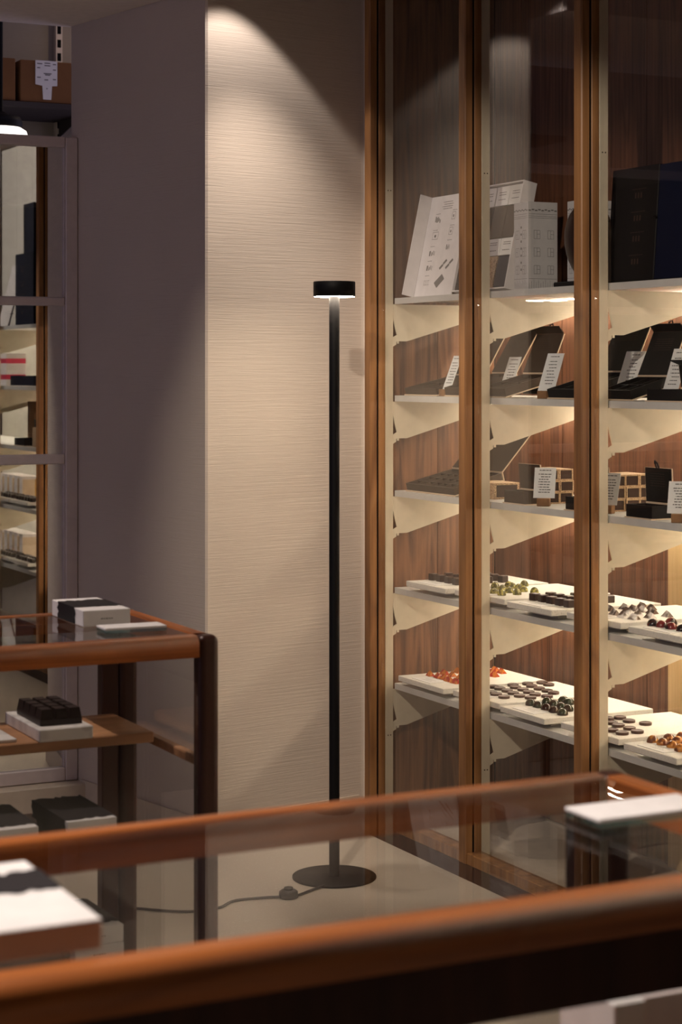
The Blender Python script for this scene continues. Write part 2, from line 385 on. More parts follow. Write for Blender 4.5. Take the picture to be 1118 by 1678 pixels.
# ------------------------------------------------------------------ store room seen over the mirror
sh = thing('store_shelf', 'dark metal store shelf carrying cardboard boxes above the mirror', 'shelf', (1.9, 7.0, 2.36))
MB().box(-0.9, 0.9, -0.20, 0.17, 0.0, 0.022, None, 0.002).build('board', M['darkwall'], sh)
for x in (0.452,):
    st = MB().box(x-0.013, x+0.013, 0.150, 0.178, -0.45, 0.62).build('standard', M['skirting'], sh)
    for i in range(20):
        MB().box(x-0.007, x+0.007, 0.1485, 0.1499, -0.44+i*0.052, -0.44+i*0.052+0.030).build('slot', M['hole'], st)
MB().prism([(-0.16, -0.001), (0.15, -0.001), (0.15, -0.06)], 0.45, 0.454, None, 'x').build('bracket', M['darkwall'], sh)
bx = thing('cardboard_box', 'brown cardboard box with a white cross-shaped label on the store shelf', 'box', (2.175, 6.93, 2.3825))
MB().box(-0.082, 0.30, -0.12, 0.12, 0, 0.153, None, 0.003).build('carton', M['cardboard'], bx)
lb = MB().prism([(-0.026, 0.154), (-0.026, 0.066), (0.0, 0.062), (0.003, 0.012), (0.034, 0.012), (0.037, 0.062), (0.057, 0.064), (0.057, 0.154)], -0.1232, -0.1216, None, 'y').build('label', M['paper'], bx)
pr = MB()
for i, (a0, a1, z) in enumerate([(-0.02,0.0,0.14),(0.008,0.03,0.143),(0.008,0.03,0.134),(-0.02,-0.008,0.125),(0.04,0.052,0.14),(0.04,0.052,0.12),(0.005,0.035,0.105),(0.01,0.03,0.10),(-0.02,-0.006,0.09),(0.04,0.052,0.085),(0.008,0.022,0.082),(0.015,0.02,0.05)]):
    pr.quad((a0, -0.1234, z), (a1-a0, 0, 0), (0, 0, 0.004))
pr.build('printed_text', M['ink_pale'], lb)
bx2 = thing('cardboard_box', 'plain brown cardboard box behind the pendant cord on the store shelf', 'box', (1.92, 6.93, 2.3825))
MB().box(-0.30, 0.155, -0.12, 0.12, 0, 0.155, None, 0.003).build('carton', M['cardboard'], bx2)
pd = thing('pendant_lamp', 'black domed pendant lamp with a glowing white shade over the mirror', 'lamp', (1.965, 6.62, 2.258))
MB().tube([(0,0,0.05), (0,0,0.78)], 0.006, 8).build('cord', M['black_metal'], pd)
MB().lathe([(0.0001,0.06),(0.014,0.055),(0.03,0.046),(0.066,0.038),(0.075,0.020),(0.073,0.0)], 28).build('cap', M['black_metal'], pd)
MB().lathe([(0.069,0.0),(0.088,-0.012),(0.094,-0.03),(0.085,-0.06),(0.05,-0.085),(0.0001,-0.092)], 28).build('shade', M['pend_light'], pd)

# ------------------------------------------------------------------ display cabinet
XF = 2.68                                     # front plane of the posts
NEAR = [5.18, 4.61, 4.035, 3.463, 2.600, 1.20]   # near faces of the posts
XS, XB = 2.764, 3.138                          # shelf front and back
ST = [1.624, 1.329, 1.041, 0.747, 0.457]       # shelf tops
cab = thing('display_cabinet', 'tall walnut display cabinet with glass doors and cream shelf brackets', 'cabinet', (2.90, 3.45, 0))
O = (2.90, 3.45, 0)
def cbox(name, x0, x1, y0, y1, z0, z1, m, bev=0.0, parent=cab):
    return MB().box(x0-O[0], x1-O[0], y0-O[1], y1-O[1], z0, z1, None, bev).build(name, M[m], parent)
TOP = 2.68
cbox('plinth', 2.69, 3.16, 1.20, 5.215, 0.0, 0.045, 'leg')
cbox('base_board', 2.735, XB, 1.21, 5.213, 0.0455, 0.060, 'skirting')
cbox('top_board', 2.69, 3.16, 1.20, 5.215, TOP-0.04, TOP, 'walnut')
# back boards of veneer with open joints, pale plastered panels in the last bays
y = 5.213; widths = [0.155, 0.23, 0.19, 0.235, 0.17, 0.225, 0.20, 0.18]; i = 0
while y > 2.35:
    wd = widths[i % 8]; cbox('back_board', 3.140, 3.158, y-wd+0.0025, y, 0.062, TOP-0.045, 'walnut'); y -= wd; i += 1
while y > 1.45:
    cbox('back_board', 3.140, 3.158, y-0.28+0.002, y, 0.062, TOP-0.045, 'pale_back'); y -= 0.28
cbox('oak_board', 3.128, 3.139, 3.72, 4.29, 0.062, 0.438, 'oak')
cbox('oak_board', 3.128, 3.139, 3.72, 4.29, 0.460, 0.727, 'oak')
cbox('oak_board', 3.128, 3.139, 3.72, 4.29, 0.750, 1.02, 'oak')
hole_prof = None
def bracket():
    # sheet bracket: (depth from post, drop below shelf)
    out = [(0,0),(0.374,0),(0.374,-0.019),(0.047,-0.112),(0.020,-0.112),(0.020,-0.119),(0.0135,-0.119),(0.0135,-0.113),(0.0105,-0.113),(0.0105,-0.122),(0.0,-0.128),(0,-0.100),(0.013,-0.093),(0.006,-0.068),(0.0,-0.042)]
    mb = MB()
    vs = []; n = len(out)
    for t in (0, 0.003): vs += [(a, t, b) for a, b in out]
    tris = [(0,14,13),(0,13,3),(0,3,2),(0,2,1),(13,12,3),(12,4,3),(12,8,4),(12,11,8),(11,10,9),(11,9,8),(8,7,4),(7,6,5),(7,5,4)]
    fs = [list(t) for t in tris] + [[i+n for i in t][::-1] for t in tris] + [(i, n+i, n+(i+1) % n, (i+1) % n) for i in range(n)]
    return mb.add(vs, fs)
b0 = None
for k, yn in enumerate(NEAR):
    # post: proud front strip, then a sealed gap, then the inner strip that carries the glass
    cbox('post', XF, 2.7055, yn, yn+0.037, 0.0455, TOP-0.042, 'post', 0.003)
    cbox('post_gap', 2.7055, 2.7105, yn+0.004, yn+0.036, 0.0455, TOP-0.042, 'hole')
    cbox('post', 2.7105, 2.733, yn, yn+0.037, 0.0455, TOP-0.042, 'post', 0.0015)
    up = cbox('upright', 2.7335, 2.760, yn+0.0005, yn+0.036, 0.0605, TOP-0.042, 'cream_metal', 0.001)
    for z in (0.300, 1.95):
        for dx in (2.742, 2.751):
            mb = MB().lathe([(0.0001, 0), (0.0018, 0), (0.0018, 0.0008), (0.0001, 0.0008)], 8, Matrix.Translation((dx-O[0], yn-O[1]+0.0001, z)) @ Matrix.Rotation(R(90), 4, 'X'))
            mb.build('screw_hole', M['hole'], up)
    for zt in ST:
        if b0 is None:
            b0 = bracket().build('bracket', M['cream_metal'], cab)
            o = b0
        else:
            o = b0.copy(); C.objects.link(o)
        o.location = (2.7605-O[0], yn+0.002-O[1], zt-0.0185)
for k in range(len(NEAR)-1):
    y1, y0 = NEAR[k], NEAR[k+1]
    for j, zt in enumerate(ST):
        s_ = MB().prism([(XS-O[0], zt-0.018), (XS+0.008-O[0], zt-0.018), (XS+0.008-O[0], zt-0.011), (XB-O[0], zt-0.011), (XB-O[0], zt), (XS-O[0], zt)], y0+0.0015-O[1], y1-0.0015-O[1], None, 'y').build('shelf', M['shelf_white'], cab)
        if j < 4:
            cbox('light_strip', XB-0.030, XB-0.018, y0+0.012, y1-0.010, zt-0.0145, zt-0.0115, 'led', 0, s_)
    cbox('glass_pane', 2.7195, 2.7245, y0+0.0375, y1-0.0005, 0.078, TOP-0.06, 'glass')
    cbox('bottom_rail', 2.684, 2.733, y0+0.0375, y1-0.0005, 0.0455, 0.0775, 'post', 0.002)
for xa, xb in ((2.70, 2.9345), (2.9365, 3.0985), (3.1005, 3.138)): cbox('side_board', xa, xb, 5.2165, 5.222, 0.062, TOP-0.042, 'walnut_figured')
cbox('side_panel', 2.70, 3.16, 5.2222, 5.2240, 0, TOP, 'hole')

# ------------------------------------------------------------------ floor lamp
lx, ly = 2.375, 4.805
lamp = thing('floor_lamp', 'slim black floor lamp with a disc head standing before the plastered wall', 'lamp', (lx, ly, 0))
MB().lathe([(0.0001,0.0),(0.114,0.0),(0.1165,0.001),(0.1165,0.005),(0.1155,0.006),(0.0001,0.006)], 64).build('base', M['black_metal'], lamp)
MB().lathe([(0.0144,0.0061),(0.0144,1.611)], 28).build('pole', M['black_metal'], lamp)
hd = MB().lathe([(0.0565,1.6095),(0.0583,1.6095),(0.0583,1.6490),(0.0570,1.6510),(0.0001,1.6510)], 56).build('head', M['black_metal'], lamp)
MB().lathe([(0.0146,1.6085),(0.0560,1.6085),(0.0560,1.6110),(0.0146,1.6110)], 48).build('diffuser', M['lamp_light'], lamp)
# cable with its foot switch
cp = [(2.304,4.724,0.006),(2.25,4.70,0.004),(2.19,4.672,0.004),(2.12,4.690,0.004),(2.03,4.70,0.004),(1.96,4.655,0.004),(1.86,4.67,0.004),(1.72,4.80,0.004)]
pts = []
for i in range(len(cp)-1):
    p0, p1, p2, p3 = [Vector(cp[max(0, min(len(cp)-1, i+d))]) for d in (-1,0,1,2)]
    for t in [q/6 for q in range(6)]:
        pts.append(0.5*((2*p1) + (p2-p0)*t + (2*p0-5*p1+4*p2-p3)*t*t + (3*p1-p0-3*p2+p3)*t**3))
MB().tube([(p.x-lx, p.y-ly, max(p.z, 0.004)) for p in pts], 0.0035, 8).build('cord', M['cord'], lamp)
sw = MB().lathe([(0.0001,0.0),(0.024,0.0),(0.026,0.004),(0.025,0.016),(0.018,0.021),(0.0001,0.022)], 24, Matrix.Translation((2.175-lx, 4.676-ly, 0.0005))).build('foot_switch', M['cord'], lamp)
MB().lathe([(0.0001,0.022),(0.012,0.022),(0.012,0.027),(0.0001,0.028)], 16, Matrix.Translation((2.175-lx, 4.676-ly, 0.0005))).build('button', M['cord'], sw)

# ------------------------------------------------------------------ glass topped counters
def counter(label, x0, x1, y0, y1, fascia, shelf_y0, shelf_y1, shelf_x1):
    ox, oy = (x0+x1)/2, (y0+y1)/2
    t = thing('display_counter', label, 'counter', (ox, oy, 0))
    def cb(name, a0, a1, b0_, b1, z0, z1, m, bev=0.0, sub=None):
        return MB().box(a0-ox, a1-ox, b0_-oy, b1-oy, z0, z1, None, bev).build(name, M[m], sub or t)
    HT, RL, RW = 0.92, 0.039, 0.040
    r_ = 0.017
    def prof(front):
        pts_ = [(0, 0)]
        for i in range(7):
            q = R(15*i); pts_.append((r_ - r_*math.cos(q), RL - r_ + r_*math.sin(q)))
        pts_ += [(RW-0.003, RL), (RW, RL-0.003), (RW, 0)]
        return [(p if front else RW-p, q) for p, q in pts_]
    def rail(name, front, yb):
        pf = prof(front); pl = [(yb-oy+p, HT-RL+q) for p, q in pf]
        o = MB().prism(pl, x0+0.0405-ox, x1-0.0405-ox, None, 'x').build(name, M['rail_x'], t)
        for p in o.data.polygons: p.use_smooth = len(p.vertices) == 4
        return o
    rail('rail', True, y0); rail('rail', False, y1-RW)
    for front, xb in ((True, x0), (False, x1-RW)):
        pf = prof(front); pl = [(xb-ox+p, HT-RL+q) for p, q in pf]
        o = MB().prism(pl, y0+0.0405-oy, y1-0.0405-oy, None, 'y').build('rail', M['rail_y'], t)
    bevel(cb('leg', x1-0.040, x1, y0, y0+0.040, 0, HT, 'leg'), 0.013, 4)
    bevel(cb('leg', x0, x0+0.040, y0, y0+0.040, 0, HT, 'leg'), 0.013, 4)
    bevel(cb('leg', x1-0.040, x1, y1-0.04, y1, 0, HT, 'leg'), 0.013, 4)
    bevel(cb('leg', x0, x0+0.040, y1-0.04, y1, 0, HT, 'leg'), 0.013, 4)
    cb('leg_board', x1-0.076, x1-0.0405, y1-0.035, y1-0.005, 0.0, HT-RL-0.001, 'leg', 0.002)
    if fascia: cb('fascia', x0+0.0405, x1-0.0405, y0+0.006, y0+0.022, HT-RL-0.060, HT-RL-0.002, 'leg')
    cb('glass_top', x0+0.0405, x1-0.0405, y0+0.0405, y1-0.0405, HT-0.010, HT-0.002, 'coated_glass' if fascia else 'far_glass')
    gz = HT-RL-0.063 if fascia else HT-RL-0.001
    cb('front_glass', x0+0.041, x1-0.041, y0+0.008, y0+0.012, 0.05, gz, 'glass')
    cb('side_glass', x1-0.012, x1-0.008, y0+0.041, y1-0.041, 0.05, HT-RL-0.001, 'glass')
    cb('shelf', x0+0.05, shelf_x1, shelf_y0, shelf_y1, 0.694, 0.714, 'shelf_wood', 0.002)
    for xx in (x1-0.034, x0+0.008):
        cb('shelf_bearer', xx, xx+0.018, y0+0.0405, y1-0.0405, 0.676, 0.693, 'shelf_wood', 0.002)
    cb('shelf_bearer', x0+0.042, x1-0.0355, (shelf_y0+shelf_y1)/2-0.02, (shelf_y0+shelf_y1)/2+0.02, 0.676, 0.693, 'leg', 0.002)
    return t, cb
lc, lcb = counter('glass topped wooden counter holding chocolate tablets and boxes, farther one by the pillar', -0.75, 1.385, 3.275, 3.740, False, 3.47, 3.695, 1.330)
for z in (0.53, 0.33):
    lcb('low_shelf', -0.70, 1.222, 3.32, 3.695, z-0.018, z, 'leg', 0.002)
fc, fcb = counter('glass topped wooden counter with rounded front rail, close in front of the viewer', -1.05, 1.357, 1.485, 1.970, True, 1.53, 1.70, 1.345)

# white boxes in black paper sleeves
def sleeved_box(label, x, y, z, L=0.205, W=0.094, Hh=0.031, rot=0.0, s0=0.26, s1=0.78, group=None, seed=1, text=True):
    rnd = random.Random(seed)
    t = thing('sleeved_box', label, 'box', (x, y, z), rot, group)
    MB().box(-W/2, W/2, 0, L, 0, Hh, None, 0.0012).build('carton', M['white_box'], t)
    # paper sleeve with a torn edge wrapped round the middle
    e = 0.0009; ring = []
    n = 14
    for i in range(n): ring.append((-W/2-e + (W+2*e)*i/n, Hh+e))
    for i in range(5): ring.append((W/2+e, Hh+e - Hh*i/5))
    ring.append((W/2+e, 0.0003))
    left = [(-W/2-e, 0.0003)] + [(-W/2-e, e + Hh*i/5) for i in range(1, 5)]
    ring = left + ring
    a, b = [], []
    for (px, pz) in ring:
        a.append((px, L*s0 + rnd.uniform(-0.005, 0.005), pz)); b.append((px, L*s1 + rnd.uniform(-0.007, 0.007), pz))
    m_ = len(ring); vs = a + b
    MB().add(vs, [(i, i+1, m_+i+1, m_+i) for i in range(m_-1)]).build('sleeve', M['sleeve'], t)
    if text:
        mb = MB(); xx = -0.012
        for q in (0.004, 0.003, 0.005, 0.004, 0.003):
            mb.quad((xx, -0.0003, Hh*0.42), (q, 0, 0), (0, 0, 0.0022)); xx += q + 0.0012
        mb.build('printed_text', M['ink_pale'], t)
    return t
sleeved_box('white box in a torn black sleeve on top of the farther counter', 1.245, 3.497, 0.9185, 0.20, 0.094, 0.031, R(-1), 0.25, 0.80, seed=3)
sleeved_box('white box with torn black sleeve on the front counter top, largest in view', 0.497, 1.545, 0.9185, 0.215, 0.098, 0.026, R(0), 0.50, 0.80, seed=5, text=False)
for i, zz in enumerate((0.5305, 0.5625)):
    sleeved_box(['white box in black sleeve under another, beside the counter leg', 'black sleeved white box on top of its stack beside the counter leg'][i], 1.158, 3.33+0.0*i, zz, 0.20, 0.094, 0.031, R(-2+3*i), 0.06, 0.99, seed=11+i)
    sleeved_box(['white box in black sleeve under another at the photo edge', 'black sleeved white box on top of its stack at the photo edge'][i], 1.008, 3.325, zz-0.0002, 0.20, 0.094, 0.031, R(1-2*i), 0.10, 0.95, seed=15+i)
    sleeved_box(['white box in black sleeve on the lowest shelf, under another', 'white box in black sleeve on the lowest shelf, upper of two'][i], 1.175, 3.34, 0.3305+0.032*i, 0.20, 0.094, 0.031, R(2*i), 0.12, 0.95, seed=21+i)

def glass_tile(label, x, y, z, wx, wy, rot):
    t = thing('sample_tile', label, 'tile', (x, y, z), rot)
    MB().box(0, wx, 0, wy, 0, 0.006, None, 0.0012).build('glass_slab', M['tile_glass'], t)
    MB().box(0, wx, 0, wy, 0.0062, 0.0105, None, 0.001).build('white_slab', M['white_box'], t)
    return t
glass_tile('white tile on a clear glass slab on the farther counter', 1.202, 3.385, 0.9186, 0.12, 0.055, R(-2))
glass_tile('white tile on a clear glass slab on the front counter', 1.160, 1.712, 0.9186, 0.150, 0.068, R(0))
pb = thing('sleeved_box', 'pale lavender box inside the front counter below its rail', 'box', (1.16, 1.575, 0.7145))
MB().box(-0.075, 0.075, 0, 0.10, 0, 0.070, None, 0.002).build('carton', M['white_box'], pb)
MB().box(-0.040, 0.076, -0.001, 0.101, 0.0005, 0.0715, None, 0.0005).build('sleeve', M['mirror_frame'], pb)

# marble trays and chocolate tablets on the farther counter's shelf
mt = thing('marble_tray', 'thick white marble tray under a dark chocolate tablet', 'tray', (1.10, 3.50, 0.7142))
MB().box(0, 0.105, -0.04, 0.18, 0, 0.024, None, 0.002).build('slab', M['marble'], mt)
ct = thing('chocolate_tablet', 'thick dark chocolate tablet scored in twelve pieces on white marble', 'chocolate', (1.112, 3.492, 0.7384))
mb = MB()
MB().box(0, 0.082, 0, 0.150, 0, 0.012, None, 0.001).build('body', M['choc_tablet'], ct)
for i in range(3):
    for j in range(4):
        x0, x1 = i*0.0273+0.0008, (i+1)*0.0273-0.0008; y0, y1 = j*0.0375+0.0008, (j+1)*0.0375-0.0008
        h = 0.018; q = 0.003
        MB().add([(x0,y0,0),(x1,y0,0),(x1,y1,0),(x0,y1,0),(x0+q,y0+q,h),(x1-q,y0+q,h),(x1-q,y1-q,h),(x0+q,y1-q,h)],
                 [(0,3,2,1),(4,5,6,7),(0,1,5,4),(1,2,6,5),(2,3,7,6),(3,0,4,7)]).build('piece', M['choc_tablet'], ct).location = (0, 0, 0.0121)
wt = tag(MB().box(0, 0.16, 0, 0.12, 0, 0.006, None, 0.001).build('marble_slab', M['marble'], None, (0.905, 3.487, 0.7142)), 'thin white marble slab at the photo edge on the counter shelf', 'slab')
cb2 = thing('chocolate_tablet', 'thin dark chocolate bar on the white marble slab at the photo edge', 'chocolate', (0.915, 3.50, 0.7205))
MB().box(0, 0.062, 0, 0.085, 0, 0.006, None, 0.001).build('body', M['choc_tablet'], cb2)
for i in range(2):
    for j in range(3): MB().box(i*0.031+0.001, i*0.031+0.030, j*0.0283+0.001, j*0.0283+0.0273, 0.0061, 0.0085, None, 0.001).build('piece', M['choc_tablet'], cb2)

# ------------------------------------------------------------------ cabinet contents: stone trays of chocolates
def word_lines(rows, rnd, h=0.0018):
    """rows of (u_start, u_end, v): broken into words; returns quads in a (u, v) plane"""
    out = []
    for u0, u1, v in rows:
        u = u0
        while u < u1-0.001:
            q = min(rnd.uniform(0.004, 0.010), u1-u); out.append((u, v, q, h)); u += q + 0.0016
    return out
def stone_tray(label, xf, y1, y0, zt, dx, rnd):
    t = thing('stone_tray', label, 'tray', (xf, (y0+y1)/2, zt), 0, 'speckled stone trays')
    wy = (y1-y0)/2
    MB().box(0, dx, -wy, wy, 0.014, 0.030, None, 0.0015).build('slab', M['stone'], t)
    MB().box(0.05, dx-0.05, -wy+0.045, wy-0.045, 0.0002, 0.0138).build('base', M['stone'], t)
    return t
def tray_card(label, x, y, z, rnd):
    t = thing('printed_card', label, 'card', (x, y, z), 0, 'printed cards lying on the stone trays')
    MB().box(0, 0.055, -0.055, 0.055, 0, 0.0012).build('sheet', M['paper'], t)
    mb = MB()
    for u, v, q, h in word_lines([(-0.03, 0.03, 0.034), (-0.018, 0.02, 0.026), (-0.03, 0.025, 0.016)], rnd):
        mb.quad((v, u+q, 0.0014), (0, -q, 0), (h, 0, 0))
    mb.build('printed_text', M['ink_pale'], t)
    return t
def dome_mb(r=0.0155, h=0.0165, n=16):
    return MB().lathe([(r*0.98, 0), (r, 0.001)] + [(max(r*math.cos(R(a)), 0.0001), 0.001+h*math.sin(R(a))) for a in (15,30,45,60,75,90)], n)
def disc_mb(): return MB().lathe([(0.0001,0),(0.0160,0),(0.0165,0.001),(0.0165,0.0065),(0.0150,0.0075),(0.0120,0.0075),(0.0112,0.0063),(0.0001,0.0063)], 18, None, False)
def cube_mb(): return MB().box(-0.0118, 0.0118, -0.0118, 0.0118, 0, 0.020, None, 0.0018)
def gem_mb():
    r, h = 0.0150, 0.0165
    vs = [(-r,-r*0.7,0),(r,-r*0.7,0),(r,r*0.7,0),(-r,r*0.7,0),(-r*0.75,0,h*0.8),(r*0.35,0,h)]
    return MB().add(vs, [(0,3,2,1),(0,1,5,4),(1,2,5),(2,3,4,5),(3,0,4)])
proto = {}
def choc(kind, mbf, m, loc, rz, label, group):
    key = (kind, m)
    if key not in proto:
        o = mbf().build(kind, M[m]); proto[key] = o
    else:
        o = proto[key].copy(); C.objects.link(o)
    o.location = loc; o.rotation_euler = (0, 0, rz)
    tag(o, label, 'chocolate', group)
    return o
rnd = random.Random(4)
tray_rows = {
 4: [(2.750,5.130,4.857), (2.766,4.828,4.572), (2.750,4.540,4.318), (2.766,4.262,4.000), (2.750,3.955,3.738)],
 3: [(2.750,5.080,4.842), (2.766,4.818,4.545), (2.750,4.505,4.282), (2.766,4.235,3.992), (2.750,3.935,3.712)]}
SPOTS = {
 (4, 0): [(2.834, 5.082), (2.837, 5.04), (2.882, 5.082), (2.838, 5.005), (2.832, 4.966), (2.889, 5.044), (2.832, 4.927), (2.937, 5.095), (3.012, 5.027), (3.051, 5.068), (2.997, 4.983), (3.051, 5.029), (2.885, 4.99), (2.885, 4.935), (2.94, 5.03), (2.94, 4.96)],
 (4, 1): [(2.888, 4.808), (2.889, 4.771), (2.956, 4.808), (2.888, 4.729), (2.941, 4.77), (2.832, 4.723), (2.827, 4.688), (2.825, 4.643), (2.881, 4.685), (2.939, 4.726), (2.874, 4.64), (3.006, 4.808), (2.994, 4.767), (2.931, 4.682), (2.925, 4.639), (2.99, 4.72), (3.055, 4.808), (2.989, 4.677), (3.052, 4.767), (2.987, 4.64), (2.885, 4.6), (2.94, 4.6)],
 (4, 2): [(2.832, 4.514), (2.831, 4.475), (2.888, 4.518), (2.882, 4.475), (2.83, 4.432), (2.877, 4.431), (2.828, 4.392), (2.828, 4.349), (2.94, 4.516), (2.933, 4.477), (2.874, 4.393), (2.885, 4.345), (2.94, 4.43), (2.94, 4.39), (2.94, 4.35)],
 (4, 3): [(2.929, 4.229), (2.923, 4.179), (2.867, 4.177), (2.862, 4.139), (2.81, 4.092), (2.81, 4.047), (2.864, 4.093), (2.856, 4.047), (2.893, 4.232), (2.82, 4.17), (2.82, 4.21), (2.94, 4.13)],
 (4, 4): [(2.819, 3.929), (2.82, 3.889), (2.869, 3.931), (2.821, 3.85), (2.867, 3.893), (2.813, 3.808), (2.911, 3.935), (2.875, 3.85), (2.875, 3.8), (2.92, 3.9), (2.92, 3.85), (2.92, 3.8), (2.82, 3.77)],
 (3, 0): [(2.83, 5.055), (2.83, 5.008), (2.83, 4.961), (2.83, 4.914), (2.882, 5.055), (2.882, 5.008), (2.882, 4.961), (2.882, 4.914), (2.934, 5.055), (2.934, 5.008), (2.934, 4.961), (2.934, 4.914), (2.986, 5.055), (2.986, 5.008), (2.986, 4.961), (2.986, 4.914)],
 (3, 1): [(2.889, 4.798), (2.871, 4.766), (2.81, 4.672), (2.81, 4.631), (2.87, 4.725), (2.935, 4.798), (2.927, 4.766), (2.861, 4.674), (2.857, 4.625), (2.926, 4.728), (2.911, 4.678), (2.988, 4.798), (2.918, 4.632)],
 (3, 2): [(2.828, 4.487), (2.828, 4.444), (2.828, 4.402), (2.828, 4.359), (2.828, 4.317), (2.88, 4.487), (2.88, 4.444), (2.88, 4.402), (2.88, 4.359), (2.88, 4.317), (2.932, 4.444), (2.932, 4.402), (2.932, 4.359), (2.932, 4.317), (2.984, 4.487), (2.984, 4.402), (2.984, 4.359)],
 (3, 3): [(2.882, 4.209), (2.842, 4.128), (2.934, 4.215), (2.831, 4.075), (2.893, 4.145), (2.938, 4.182), (2.836, 4.034), (2.989, 4.215), (2.892, 4.093), (2.946, 4.151), (2.888, 4.037), (2.992, 4.178), (2.945, 4.108), (2.943, 4.039)],
 (3, 4): [(2.81, 3.915), (2.81, 3.879), (2.864, 3.915), (2.81, 3.84), (2.81, 3.797), (2.923, 3.915), (2.88, 3.85), (2.88, 3.81), (2.93, 3.85), (2.93, 3.8)],
}
NTH = ['first', 'second', 'third', 'fourth', 'fifth', 'sixth', 'seventh', 'eighth', 'ninth', 'tenth']
names = ['first', 'second', 'third', 'fourth', 'fifth', 'sixth', 'seventh']
kinds = {
 4: [('gem_chocolate', gem_mb, 'choc_red', 'red and orange angular'), ('disc_chocolate', disc_mb, 'choc_milk', 'round flat brown'),
     ('dome_chocolate', dome_mb, 'choc_forest', 'dark green and brown domed'), ('disc_chocolate', disc_mb, 'choc_milk', 'round flat brown'), ('dome_chocolate', dome_mb, 'choc_orange', 'orange marbled domed')],
 3: [('cube_chocolate', cube_mb, 'choc', 'small dark cube'), ('dome_chocolate', lambda: dome_mb(0.0125, 0.0165), 'choc_green', 'green and gold domed'),
     ('cube_chocolate', cube_mb, 'choc', 'glossy dark cube'), ('gem_chocolate', gem_mb, 'choc_silver', 'silver and brown angular'), ('dome_chocolate', dome_mb, 'choc_garnet', 'black and garnet domed')]}
for j in (4, 3):
    rowname = 'bottom shelf' if j == 4 else 'second lowest shelf'
    for i, (xf, y1, y0) in enumerate(tray_rows[j]):
        z = ST[j] + 0.0003; kn, mf, mm, desc = kinds[j][i]
        stone_tray(f'stone tray of {desc} chocolates, {rowname}, {names[i]} along', xf, y1, y0, z, 0.35, rnd)
        tray_card(f'white printed card on the {names[i]} stone tray, {desc} chocolates, {rowname}', xf+0.012, y0 + (y1-y0)*0.56, z+0.0302, rnd)
        pts_ = sorted(SPOTS[(j, i)]); rows_ = []
        for p in pts_:
            if rows_ and p[0] - rows_[-1][0][0] < 0.034: rows_[-1].append(p)
            else: rows_.append([p])
        for ri, rw in enumerate(rows_):
            for ci, (px, py) in enumerate(sorted(rw, key=lambda q: -q[1])):
                choc(kn, mf, mm, (px, py, z+0.0302), rnd.uniform(-0.25, 0.25) + (R(90) if kn == 'gem_chocolate' else 0), f'{desc} chocolate, {rowname}, {names[i]} tray, {names[ri]} row back, {NTH[ci]} along', f'{desc} chocolates, {rowname}, {names[i]} tray')

